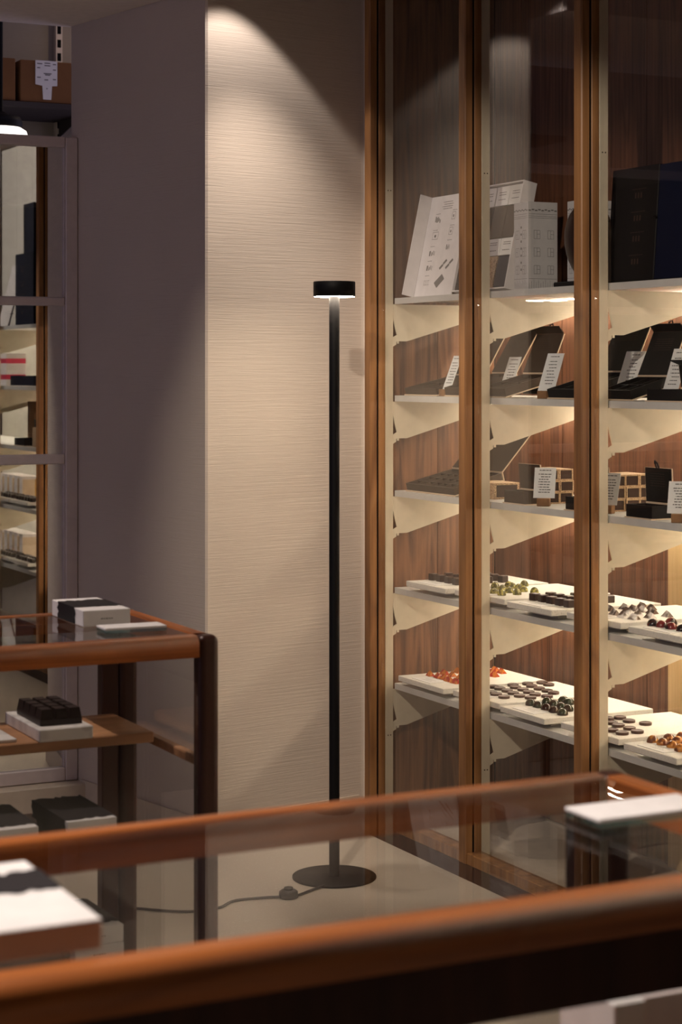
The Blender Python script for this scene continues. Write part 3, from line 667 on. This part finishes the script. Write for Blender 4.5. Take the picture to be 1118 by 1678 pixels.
# ------------------------------------------------------------------ open boxes, cards in wooden blocks
def open_box(label, x, y1, y0, z, dx, h, lid, tilt,  m='brown_box', flap=0.03, cells=(3, 2), ribbon=False, edge=True, rot=0.0, cat='box', slope=0):
    """box along y from y1 to y0, front at x, depth dx, lid hinged at the back tilted back by tilt degrees from upright"""
    wy = y1 - y0
    t = thing('open_box', label, cat, (x + dx/2, (y0+y1)/2, z), rot)
    xa, xb, ya, yb = -dx/2, dx/2, -wy/2, wy/2; k = 0.003
    if slope:
        t.rotation_euler = (0, -R(slope), rot); t.location.z = z + (dx/2+0.004)*math.sin(R(slope)) + 0.0002
        pz = (dx-0.02)*math.tan(R(slope))
        MB().add([(xb-0.030, ya+0.02, -0.0004), (xb-0.020, ya+0.02, -0.0004), (xb-0.020, yb-0.02, -0.0004), (xb-0.030, yb-0.02, -0.0004),
                  (xb-0.030+0.6*pz*0.26, ya+0.02, -pz*0.72), (xb-0.020+0.6*pz*0.26, ya+0.02, -pz*0.72), (xb-0.020+0.6*pz*0.26, yb-0.02, -pz*0.72), (xb-0.030+0.6*pz*0.26, yb-0.02, -pz*0.72)],
                 [(0,1,2,3),(7,6,5,4),(0,4,5,1),(1,5,6,2),(2,6,7,3),(3,7,4,0)]).build('prop', M['black_box'], t)
    mb = MB().box(xa, xb, ya, yb, 0.003, 0.0075)
    mb.box(xa, xa+k, ya, yb, 0.0075, h); mb.box(xb-k, xb, ya, yb, 0.0075, h); mb.box(xa+k, xb-k, ya, ya+k, 0.0075, h); mb.box(xa+k, xb-k, yb-k, yb, 0.0075, h)
    mb.build('tray', M[m], t)
    dv = MB()
    for i in range(1, cells[0]):
        q = ya + wy*i/cells[0]; dv.box(xa+k, xb-k, q-0.001, q+0.001, 0.0077, h*0.9)
    for i in range(1, cells[1]):
        q = xa + dx*i/cells[1]; dv.box(q-0.001, q+0.001, ya+k, yb-k, 0.0077, h*0.88)
    if cells[0] > 1: dv.build('dividers', M[m], t)
    if edge: MB().box(xa-0.004, xb, ya-0.003, yb+0.003, 0.0, 0.0028).build('base_edge', M['trim_cream'], t)
    Mx = Matrix.Translation((xb+0.0025, 0, 0.004)) @ Matrix.Rotation(R(tilt), 4, 'Y')
    sp = h + 0.004
    MB().box(0.0, 0.003, ya-0.002, yb+0.002, 0.0, sp).build('spine', M['trim_cream'], t).matrix_local = Matrix.Translation((xb+0.0025, 0, 0))
    L0 = Matrix.Translation((xb+0.0025, 0, sp+0.0005)) @ Matrix.Rotation(R(tilt), 4, 'Y')
    ld = MB().box(0, 0.0016, ya, yb, 0, lid).build('lid', M[m], t); ld.matrix_local = L0
    if edge:
        MB().box(0.0018, 0.0042, ya-0.003, yb+0.003, 0, lid).build('cover', M['trim_cream'], ld)
    tx = MB(); rr = random.Random(len(label))
    for u, v, q, hh in word_lines([(ya+wy*0.25, yb-wy*0.2, lid*0.82-0.006*i) for i in range(6)], rr, 0.0012):
        tx.quad((-0.0003, u+q, v), (0, -q, 0), (0, 0, hh))
    tx.build('printed_text', M['dark_core'] if m == 'black_box' else M['ink_pale'] if m == 'navy' else M['dark_core'], ld)
    if flap:
        fl = MB().box(0, 0.0022, ya, yb, 0, flap).build('flap', M[m], ld)
        fl.matrix_local = Matrix.Translation((0, 0, lid+0.0003)) @ Matrix.Rotation(R(-62), 4, 'Y')
        if ribbon:
            pts_ = [(0.001, 0.006, lid+0.004), (-0.006, 0.006, lid+0.024), (-0.002, 0.0, lid+0.030), (0.002, -0.004, lid+0.018), (0.001, -0.004, lid+0.002)]
            MB().tube(pts_, 0.0022, 6).build('ribbon_pull', M['black_box'], ld)
    elif ribbon:
        MB().tube([(0.001, 0.006, lid), (-0.004, 0.006, lid+0.014), (-0.008, 0.0, lid+0.018), (-0.004, -0.004, lid+0.012), (0.001, -0.004, lid)], 0.0022, 6).build('ribbon_pull', M['black_box'], ld)
    return t
def card_stand(label, x, y, z, rot, lean=20, seed=0, hh=0.108, ww=0.06):
    t = thing('card_stand', label, 'sign', (x, y, z), rot)
    MB().box(-0.013, 0.013, -0.017, 0.017, 0, 0.021, None, 0.001).build('block', M['block'], t)
    L0 = Matrix.Translation((0.004, 0, 0.0215)) @ Matrix.Rotation(R(lean), 4, 'Y')
    cd = MB().box(0, 0.0009, -ww/2, ww/2, 0, hh).build('card', M['card'], t); cd.matrix_local = L0
    rr = random.Random(seed); mb = MB()
    rows = [(-0.016, 0.016, hh*0.90)] + [(-0.010 - rr.uniform(0, 0.009), 0.010 + rr.uniform(0, 0.009), hh*(0.77-0.085*i)) for i in range(8)]
    for u, v, q, h_ in word_lines(rows, rr, 0.0022): mb.quad((-0.0003, u+q, v), (0, -q, 0), (0, 0, h_))
    mb.build('printed_text', M['ink'], cd)
    return t
Z2, Z3 = ST[1]+0.0003, ST[2]+0.0003
# second shelf from the top
open_box('flat brown open box at the far end of the second shelf down', 2.785, 5.150, 4.957, Z2, 0.17, 0.022, 0.150, 44, slope=13)
open_box('brown open box beside the wooden post, its lid cream edged', 2.785, 4.905, 4.772, Z2, 0.165, 0.026, 0.160, 46, slope=14)
open_box('brown and black open box with standing lid and ribbon pull, middle bay', 2.775, 4.690, 4.552, Z2, 0.150, 0.026, 0.118, 38, flap=0.026, ribbon=True, slope=15)
open_box('black open box behind the post between middle and near bays', 2.780, 4.345, 4.190, Z2, 0.17, 0.026, 0.145, 40, 'black_box', slope=15)
open_box('black open box with printed lid beside the white card, near bay', 2.775, 4.088, 3.955, Z2, 0.120, 0.026, 0.120, 40, 'black_box', flap=0.024, ribbon=True, slope=16)
open_box('small black open box with raised flap at the photo edge, second shelf', 2.770, 3.885, 3.740, Z2, 0.10, 0.030, 0.055, -8, 'black_box', flap=0.03)
card_stand('white card in a wooden block in the far bay, second shelf', 2.800, 4.930, Z2, 0.05, 22, 1, 0.105, 0.045)
card_stand('white card standing before the brown lid, middle bay second shelf', 2.880, 4.731, Z2, 0.15, 22, 2, 0.10, 0.054)
card_stand('white card in a wooden block by the post, middle bay second shelf', 2.800, 4.392, Z2, 0.25, 22, 3)
card_stand('tall white card with eight printed lines, near bay second shelf', 2.880, 4.139, Z2, 0.15, 22, 4, 0.112, 0.078)
card_stand('white card partly behind a black flap at the photo edge', 2.860, 3.920, Z2, 0.1, 20, 5, 0.115, 0.055)
# third shelf
open_box('large brown open box with rows of empty compartments, far bay', 2.776, 5.124, 4.836, Z3, 0.165, 0.024, 0.16, 56, cells=(7, 4), flap=0, slope=14)
kf = thing('kraft_box', 'flat cork covered box beside the post, third shelf', 'box', (2.86, 4.745, Z3))
MB().box(-0.042, 0.042, -0.06, 0.06, 0, 0.046, None, 0.001).build('sleeve', M['cork'], kf)
MB().box(-0.034, 0.034, -0.0608, -0.0602, 0.006, 0.040).build('core', M['dark_core'], kf)
open_box('small brown open box before the cork boxes, middle bay third shelf', 2.768, 4.548, 4.442, Z3, 0.050, 0.036, 0.068, -6, flap=0, cells=(1, 1))
card_stand('white card in a wooden block before the cork boxes, middle bay', 2.800, 4.398, Z3, 0.85, 20, 6, 0.085, 0.058)
open_box('black open box cut by the post, middle bay third shelf', 2.770, 4.245, 4.130, Z3, 0.055, 0.036, 0.075, -4, 'black_box', flap=0, cells=(1, 1))
card_stand('white card beside the post in the near bay, third shelf', 2.800, 4.100, Z3, 0.6, 20, 7, 0.085, 0.050)
open_box('black open box with a ribbon loop and tall lid, near bay third shelf', 2.770, 3.972, 3.865, Z3, 0.058, 0.034, 0.085, -3, 'black_box', flap=0, cells=(1, 1), ribbon=True)
card_stand('white card in a wooden block at the photo edge, third shelf', 2.785, 3.775, Z3, 0.75, 20, 8, 0.08, 0.06)
def slipcase(label, x, y, z, group):
    t = thing('slipcase_box', label, 'box', (x, y, z), rnd.uniform(-0.02, 0.02), group)
    W, L, Hh, k = 0.0440, 0.115, 0.0310, 0.0035
    mb = MB().box(0, W, 0, L, 0, k).box(0, W, 0, L, Hh-k, Hh).box(0, k, 0, L, k, Hh-k).box(W-k, W, 0, L, k, Hh-k)
    mb.build('sleeve', M['cork'], t)
    MB().box(k+0.0003, W-k-0.0003, 0.002, L-0.002, k+0.0003, Hh-k-0.0003).build('core', M['dark_core'], t)
    return t
pos = ['lowest', 'middle', 'topmost']
for c in range(2):
    for r_ in range(3):
        slipcase(f'cork slipcase box in the middle bay stack, {pos[r_]}, {["beside the card", "nearer the back"][c]}', 2.848 + c*0.0455, 4.462 + rnd.uniform(-0.003, 0.003), Z3 + r_*0.0314, 'cork slipcase boxes in the middle bay')
slipcase('cork slipcase box standing behind the middle bay stack', 2.975, 4.62, Z3, None); slipcase('cork slipcase box lying on another behind the middle bay stack', 2.975, 4.62, Z3+0.0314, None)
for c in range(3):
    for r_ in range(3):
        slipcase(f'cork slipcase box in the near bay stack, {pos[r_]}, {["beside the post", "middle column", "behind the black lid"][c]}', 2.842 + c*0.0455, 4.142 + rnd.uniform(-0.003, 0.003), Z3 + r_*0.0314, 'cork slipcase boxes in the near bay')
for c in range(2):
    for r_ in range(2):
        slipcase(f'cork slipcase box behind the card at the photo edge, {["lower", "upper"][r_]}, {["first", "second"][c]} column', 2.975 + c*0.046, 4.02, Z3 + r_*0.0314, 'cork slipcase boxes at the photo edge')

# ------------------------------------------------------------------ top shelf: gift boxes
Z1 = ST[0] + 0.0003
gb = thing('gift_box', 'large white open gift box with printed cover and packets inside', 'box', (2.80, 4.93, Z1+0.0096))
Lc = Matrix.Rotation(R(12), 4, 'Y')
cv = MB().box(0, 0.004, -0.030, 0.195, 0, 0.310, None, 0.0008).build('cover', M['white_box'], gb); cv.matrix_local = Matrix.Translation((0, 0, -0.0085)) @ Lc
fl = MB().box(-0.040, 0, 0.195, 0.198, 0, 0.310).build('cover_flap', M['white_box'], cv)
pt = MB()
rr = random.Random(3)
def icon(u, v, su, sv, kind):
    """small printed pictogram on the cover: u across (towards the viewer negative), v up"""
    def q(a, b, w_, h_): pt.quad((-0.0004, a, b), (0, -w_, 0), (0, 0, h_))
    for k_ in range(3): q(u + su*0.5 - k_*0.009, v + sv + 0.006, 0.007, 0.0016)
    if kind == 0:
        for k_ in range(5): q(u+su/2-k_*su/5, v+rr.uniform(0, sv*0.3), su/7, sv*rr.uniform(0.4, 0.8))
    elif kind == 1:
        q(u+su/2, v, su, 0.0012); q(u+su/2, v+sv, su, 0.0012); q(u+su/2, v, 0.0012, sv); q(u-su/2, v, 0.0012, sv); q(u+su*0.15, v+sv*0.3, su*0.3, sv*0.35)
    elif kind == 2:
        q(u+su/2, v, su*0.25, sv*0.7); q(u+su*0.1, v, su*0.15, sv*0.5); q(u-su*0.15, v+sv*0.1, su*0.1, sv*0.6); q(u-su*0.4, v, su*0.08, sv*0.6)
    else:
        for k_ in range(4):
            q(u+su/2-k_*su/4, v, su/6, 0.0012); q(u+su/2-k_*su/4, v+sv*0.6, su/6, 0.0012); q(u+su/2-k_*su/4, v, 0.001, sv*0.6)
for u, v, q, hh in word_lines([(0.060, 0.115, 0.288), (0.055, 0.11, 0.281), (0.055, 0.118, 0.274), (0.058, 0.112, 0.267)], rr, 0.0022):
    pt.quad((-0.0004, u+q, v), (0, -q, 0), (0, 0, hh))
for i, v in enumerate((0.225, 0.175, 0.125, 0.080, 0.035)): icon(0.130, v, 0.034, 0.022, (0, 1, 2, 2, 3)[i])
for i, v in enumerate((0.232, 0.185, 0.140)): icon(0.040, v, 0.020, 0.022, (1, 1, 2)[i])
for k_ in range(4):
    a = 0.07 - k_*0.018; b = 0.085 + (k_ % 2)*0.014
    pt.add([(-0.0004, a, b), (-0.0004, a-0.018, b+0.012), (-0.0004, a-0.024, b+0.006), (-0.0004, a-0.006, b-0.006)], [(0, 1, 2, 3)])
pt.add([(-0.0004, 0.085, 0.040), (-0.0004, 0.045, 0.066), (-0.0004, 0.026, 0.050), (-0.0004, 0.064, 0.024)], [(0, 1, 2, 3)])
pt.build('printed_icons', M['ink_pale'], cv)
# tray half with compartments, leaning back against the shelf end
tr = MB().box(0.040, 0.044, -0.33, -0.034, 0, 0.310)
tr.box(0.0, 0.040, -0.33, -0.3265, 0, 0.310).box(0.0, 0.040, -0.326, -0.034, 0.3065, 0.310).box(0.0, 0.040, -0.326, -0.034, 0, 0.0035).box(0.0, 0.040, -0.0375, -0.034, 0.0035, 0.3065)
tro = tr.build('tray', M['white_box'], gb); tro.matrix_local = Lc
def pk(y1, y0, z0, z1, m, txt=True, name='packet'):
    o = MB().box(0.006, 0.038, y0, y1, z0, z1, None, 0.001).build(name, M[m], tro)
    return o
for k_ in range(4):
    ya = -0.040 - k_*0.072
    pk(ya, ya-0.068, 0.245, 0.302, 'paper'); pk(ya, ya-0.068, 0.150, 0.243, ['cork', 'sleeve', 'brown_box', 'brown_box'][k_]); pk(ya, ya-0.068, 0.098, 0.148, 'paper'); pk(ya, ya-0.068, 0.006, 0.096, ['sleeve', 'cork', 'cork', 'navy'][k_])
tx = MB()
for k_ in range(4):
    ya = -0.055 - k_*0.072
    for v in (0.283, 0.276, 0.262, 0.135, 0.129, 0.112):
        for u, v2, q, hh in word_lines([(ya-0.038, ya, v)], rr, 0.0018): tx.quad((0.0055, u+q, v2), (0, -q, 0), (0, 0, hh))
tx.build('printed_text', M['ink'], tro)

def house_box(label, x, y, z, wx, wy, hh, group=None):
    t = thing('house_box', label, 'box', (x, y, z), 0, group)
    MB().box(0, wx, 0, wy, 0, hh, None, 0.001).build('carton', M['print_white'], t)
    pt = MB()
    def ln(face, a, b, w_, h_):
        if face == 0: pt.quad((a, -0.0004, b), (w_, 0, 0), (0, 0, h_))
        else: pt.quad((-0.0004, a+w_, b), (0, -w_, 0), (0, 0, h_))
    for face, W in ((0, wx), (1, wy)):
        for i in range(9): ln(face, W*(0.02+i*0.108), hh*0.895 + (i % 2)*0.002, W*0.085, 0.0035)
        for v in (0.86, 0.835, 0.815): ln(face, W*0.03, hh*v, W*0.94, 0.0009)
        for v in (0.58, 0.38, 0.18):
            for a in ((0.20, 0.66) if face == 0 else (0.12, 0.60)):
                s_ = 0.20 if face == 0 else 0.24; w_ = W*s_; h_ = hh*0.095
                for (da, db, ww, h2) in ((0,0,w_,0.0009),(0,h_,w_,0.0009),(0,0,0.0009,h_),(w_,0,0.0009,h_),(w_/2,0,0.0009,h_),(w_/2,h_*0.55,w_/2,0.0009)):
                    ln(face, W*a+da, hh*v+db, ww, h2)
        for i in range(12): ln(face, W*(0.04+i*0.078), 0.004, 0.0008, hh*0.10*(0.6+0.4*((i*7) % 5)/4))
        ln(face, W*0.03, hh*0.125, W*0.94, 0.0009)
        if face == 1:
            for i in range(7): ln(1, W*0.42, hh*(0.22+0.08*i), 0.006, 0.006)
    pt.build('printed_house', M['ink_pale'], t)
    return t
house_box('white box printed as a house front with windows, middle bay top shelf', 2.800, 4.478, Z1, 0.096, 0.072, 0.240)
house_box('white house-printed box behind the dark egg, top shelf', 2.900, 4.364, Z1, 0.096, 0.072, 0.240)
eg = thing('chocolate_egg', 'large dark chocolate egg on a black base behind the post', 'chocolate', (2.840, 4.262, Z1))
MB().box(-0.050, 0.050, -0.10, 0.075, 0, 0.014, None, 0.003).build('base', M['black_box'], eg)
prof = [(max(0.0001, 0.064*math.sin(R(a)) * (1.0 - 0.10*math.cos(R(a)))), 0.0145 + 0.104*(1-math.cos(R(a)))) for a in range(0, 181, 12)]
MB().lathe(prof, 28, Matrix.Translation((-0.0, -0.02, 0))).build('shell', M['choc'], eg)
def navy_case(label, x, y1, y0, z, hh, dx=0.05, lean=0, icons=True, m='navy'):
    t = thing('navy_gift_box', label, 'box', (x, (y0+y1)/2, z + 0.0002 + dx*math.sin(R(lean)))); wy = (y1-y0)/2
    L0 = Matrix.Rotation(R(lean), 4, 'Y')
    o = MB().box(0, dx, -wy, wy, 0, hh, None, 0.0015).build('carton', M[m], t); o.matrix_local = L0
    if icons:
        pt = MB(); r2 = random.Random(9)
        for v in (0.80, 0.60, 0.42, 0.22):
            for u, v2, q, h2 in word_lines([(-wy*0.5, wy*0.1, hh*v)], r2, 0.002): pt.quad((-0.0004, u+q, v2), (0, -q, 0), (0, 0, h2))
            for k_ in range(3): pt.quad((-0.0004, -wy*0.35+k_*0.012+0.007, hh*v-0.022), (0, -0.006, 0), (0, 0, 0.014))
        pt.build('printed_icons', M['dark_core'], o)
    MB().tube([(-0.002, wy, hh*0.55), (-0.006, wy+0.005, hh*0.55), (-0.002, wy+0.008, hh*0.55)], 0.003, 6).build('ribbon_pull', M['black_box'], o)
    return t
navy_case('nearly black upright gift box on the near bay top shelf', 2.795, 4.095, 3.895, Z1, 0.285, 0.05, 4, True, 'black_box')
navy_case('navy upright gift box with faint icons at the photo edge', 2.790, 3.885, 3.600, Z1, 0.282, 0.05, 4)

# ------------------------------------------------------------------ bays that only the mirror shows
navy_case('tall navy gift box, upper one seen in the mirror', 2.86, 2.855, 2.69, Z1, 0.60, 0.06, 0, False)
navy_case('navy gift box beside the tall one, seen in the mirror', 2.790, 3.075, 2.785, Z1, 0.345, 0.05, 0)
wb = thing('gift_box', 'white open gift box cover reflected at the mirror edge', 'box', (2.80, 2.590, Z1+0.0012))
cv2 = MB().box(0, 0.004, -0.14, 0.055, 0, 0.315, None, 0.001).build('cover', M['white_box'], wb); cv2.matrix_local = Matrix.Rotation(R(14), 4, 'Y')
p2 = MB()
for i in range(5):
    for u, v2, q, h2 in word_lines([(0.03, 0.09, 0.06+0.05*i)], rr, 0.004): p2.quad((-0.0004, u+q, v2), (0, -q, 0), (0, 0, h2))
p2.build('printed_icons', M['ink'], cv2)
open_box('navy open box seen in the mirror beside its post', 2.785, 3.09, 2.72, Z2, 0.13, 0.05, 0.10, 40, 'navy', 0.03, (1, 1), True, False)
card_stand('white card behind the navy box in the mirror', 3.04, 2.85, Z2, 0.0, 10, 12, 0.12)
for i in range(2):
    t = thing('white_carton', f'white carton with crimson band in the mirror, {["lower", "upper"][i]}', 'box', (2.83, 2.44, Z2+i*0.081), 0)
    MB().box(0, 0.10, -0.06, 0.06, 0, 0.08, None, 0.001).build('carton', M['white_box'], t)
    MB().box(-0.0006, 0.1006, -0.0606, 0.0606, 0.03, 0.055).build('band', M['red'], t)
for c in range(3):
    for r_ in range(3):
        slipcase(f'cork slipcase box seen in the mirror, {pos[r_]}, {["first", "second", "third"][c]} column', 2.79 + c*0.046, 3.06, Z3 + r_*0.0314, 'cork slipcase boxes in the mirror')
open_box('black open box before brown boxes in the mirror', 2.775, 2.98, 2.82, Z3, 0.10, 0.036, 0.085, -3, 'black_box', 0, (1, 1))
for i in range(4):
    t = thing('brown_carton', f'stacked brown carton in the mirror, {["bottom", "second", "third", "top"][i]}', 'box', (2.90, 2.80, Z3+i*0.0525), 0, 'brown cartons in the mirror')
    MB().box(0, 0.14, -0.17, 0.17, 0, 0.052, None, 0.001).build('carton', M['cardboard'], t)
for j, (yy, word) in {3: (2.70, 'upper'), 4: (2.76, 'lower')}.items():
    z = ST[j] + 0.0003
    for i in range(5):
        t = thing('white_packet', f'white upright packet in the {word} row of the mirror, {names[i]}', 'packet', (2.90, 2.14 + i*0.088, z), 0, f'white packets in the {word} mirror row')
        MB().box(0, 0.09, 0, 0.055, 0, 0.125, None, 0.001).build('carton', M['white_box'], t)
        MB().box(-0.0008, 0.0908, 0.0552, 0.0558, 0.012, 0.11).build('window', M['trim_cream'], t)
    for i in range(2):
        stone_tray(f'white stone tray of dark chocolates in the mirror, {word} row, {names[i]}', 2.766, 3.06-i*0.31, 2.78-i*0.31, z, 0.12, rnd)
        for a in range(2):
            for c in range(6):
                choc('cube_chocolate', cube_mb, 'choc', (2.80+a*0.04, 3.03-i*0.31-c*0.045, z+0.0302), rnd.uniform(-.2, .2), f'dark cube chocolate in the mirror, {word} row, {names[i]} tray, {names[a]} line, {NTH[c]} along', f'dark cubes in the {word} mirror row')
gs = thing('gold_bottle', 'slim gold bottle beside the packets in the mirror', 'bottle', (2.95, 2.63, ST[3]+0.0003))
MB().lathe([(0.0001,0),(0.02,0),(0.02,0.012),(0.012,0.02),(0.012,0.11),(0.008,0.12),(0.0001,0.122)], 16).build('body', plain('gold', (0.75, 0.42, 0.10), 0.3, 0.5, 0.5), gs)
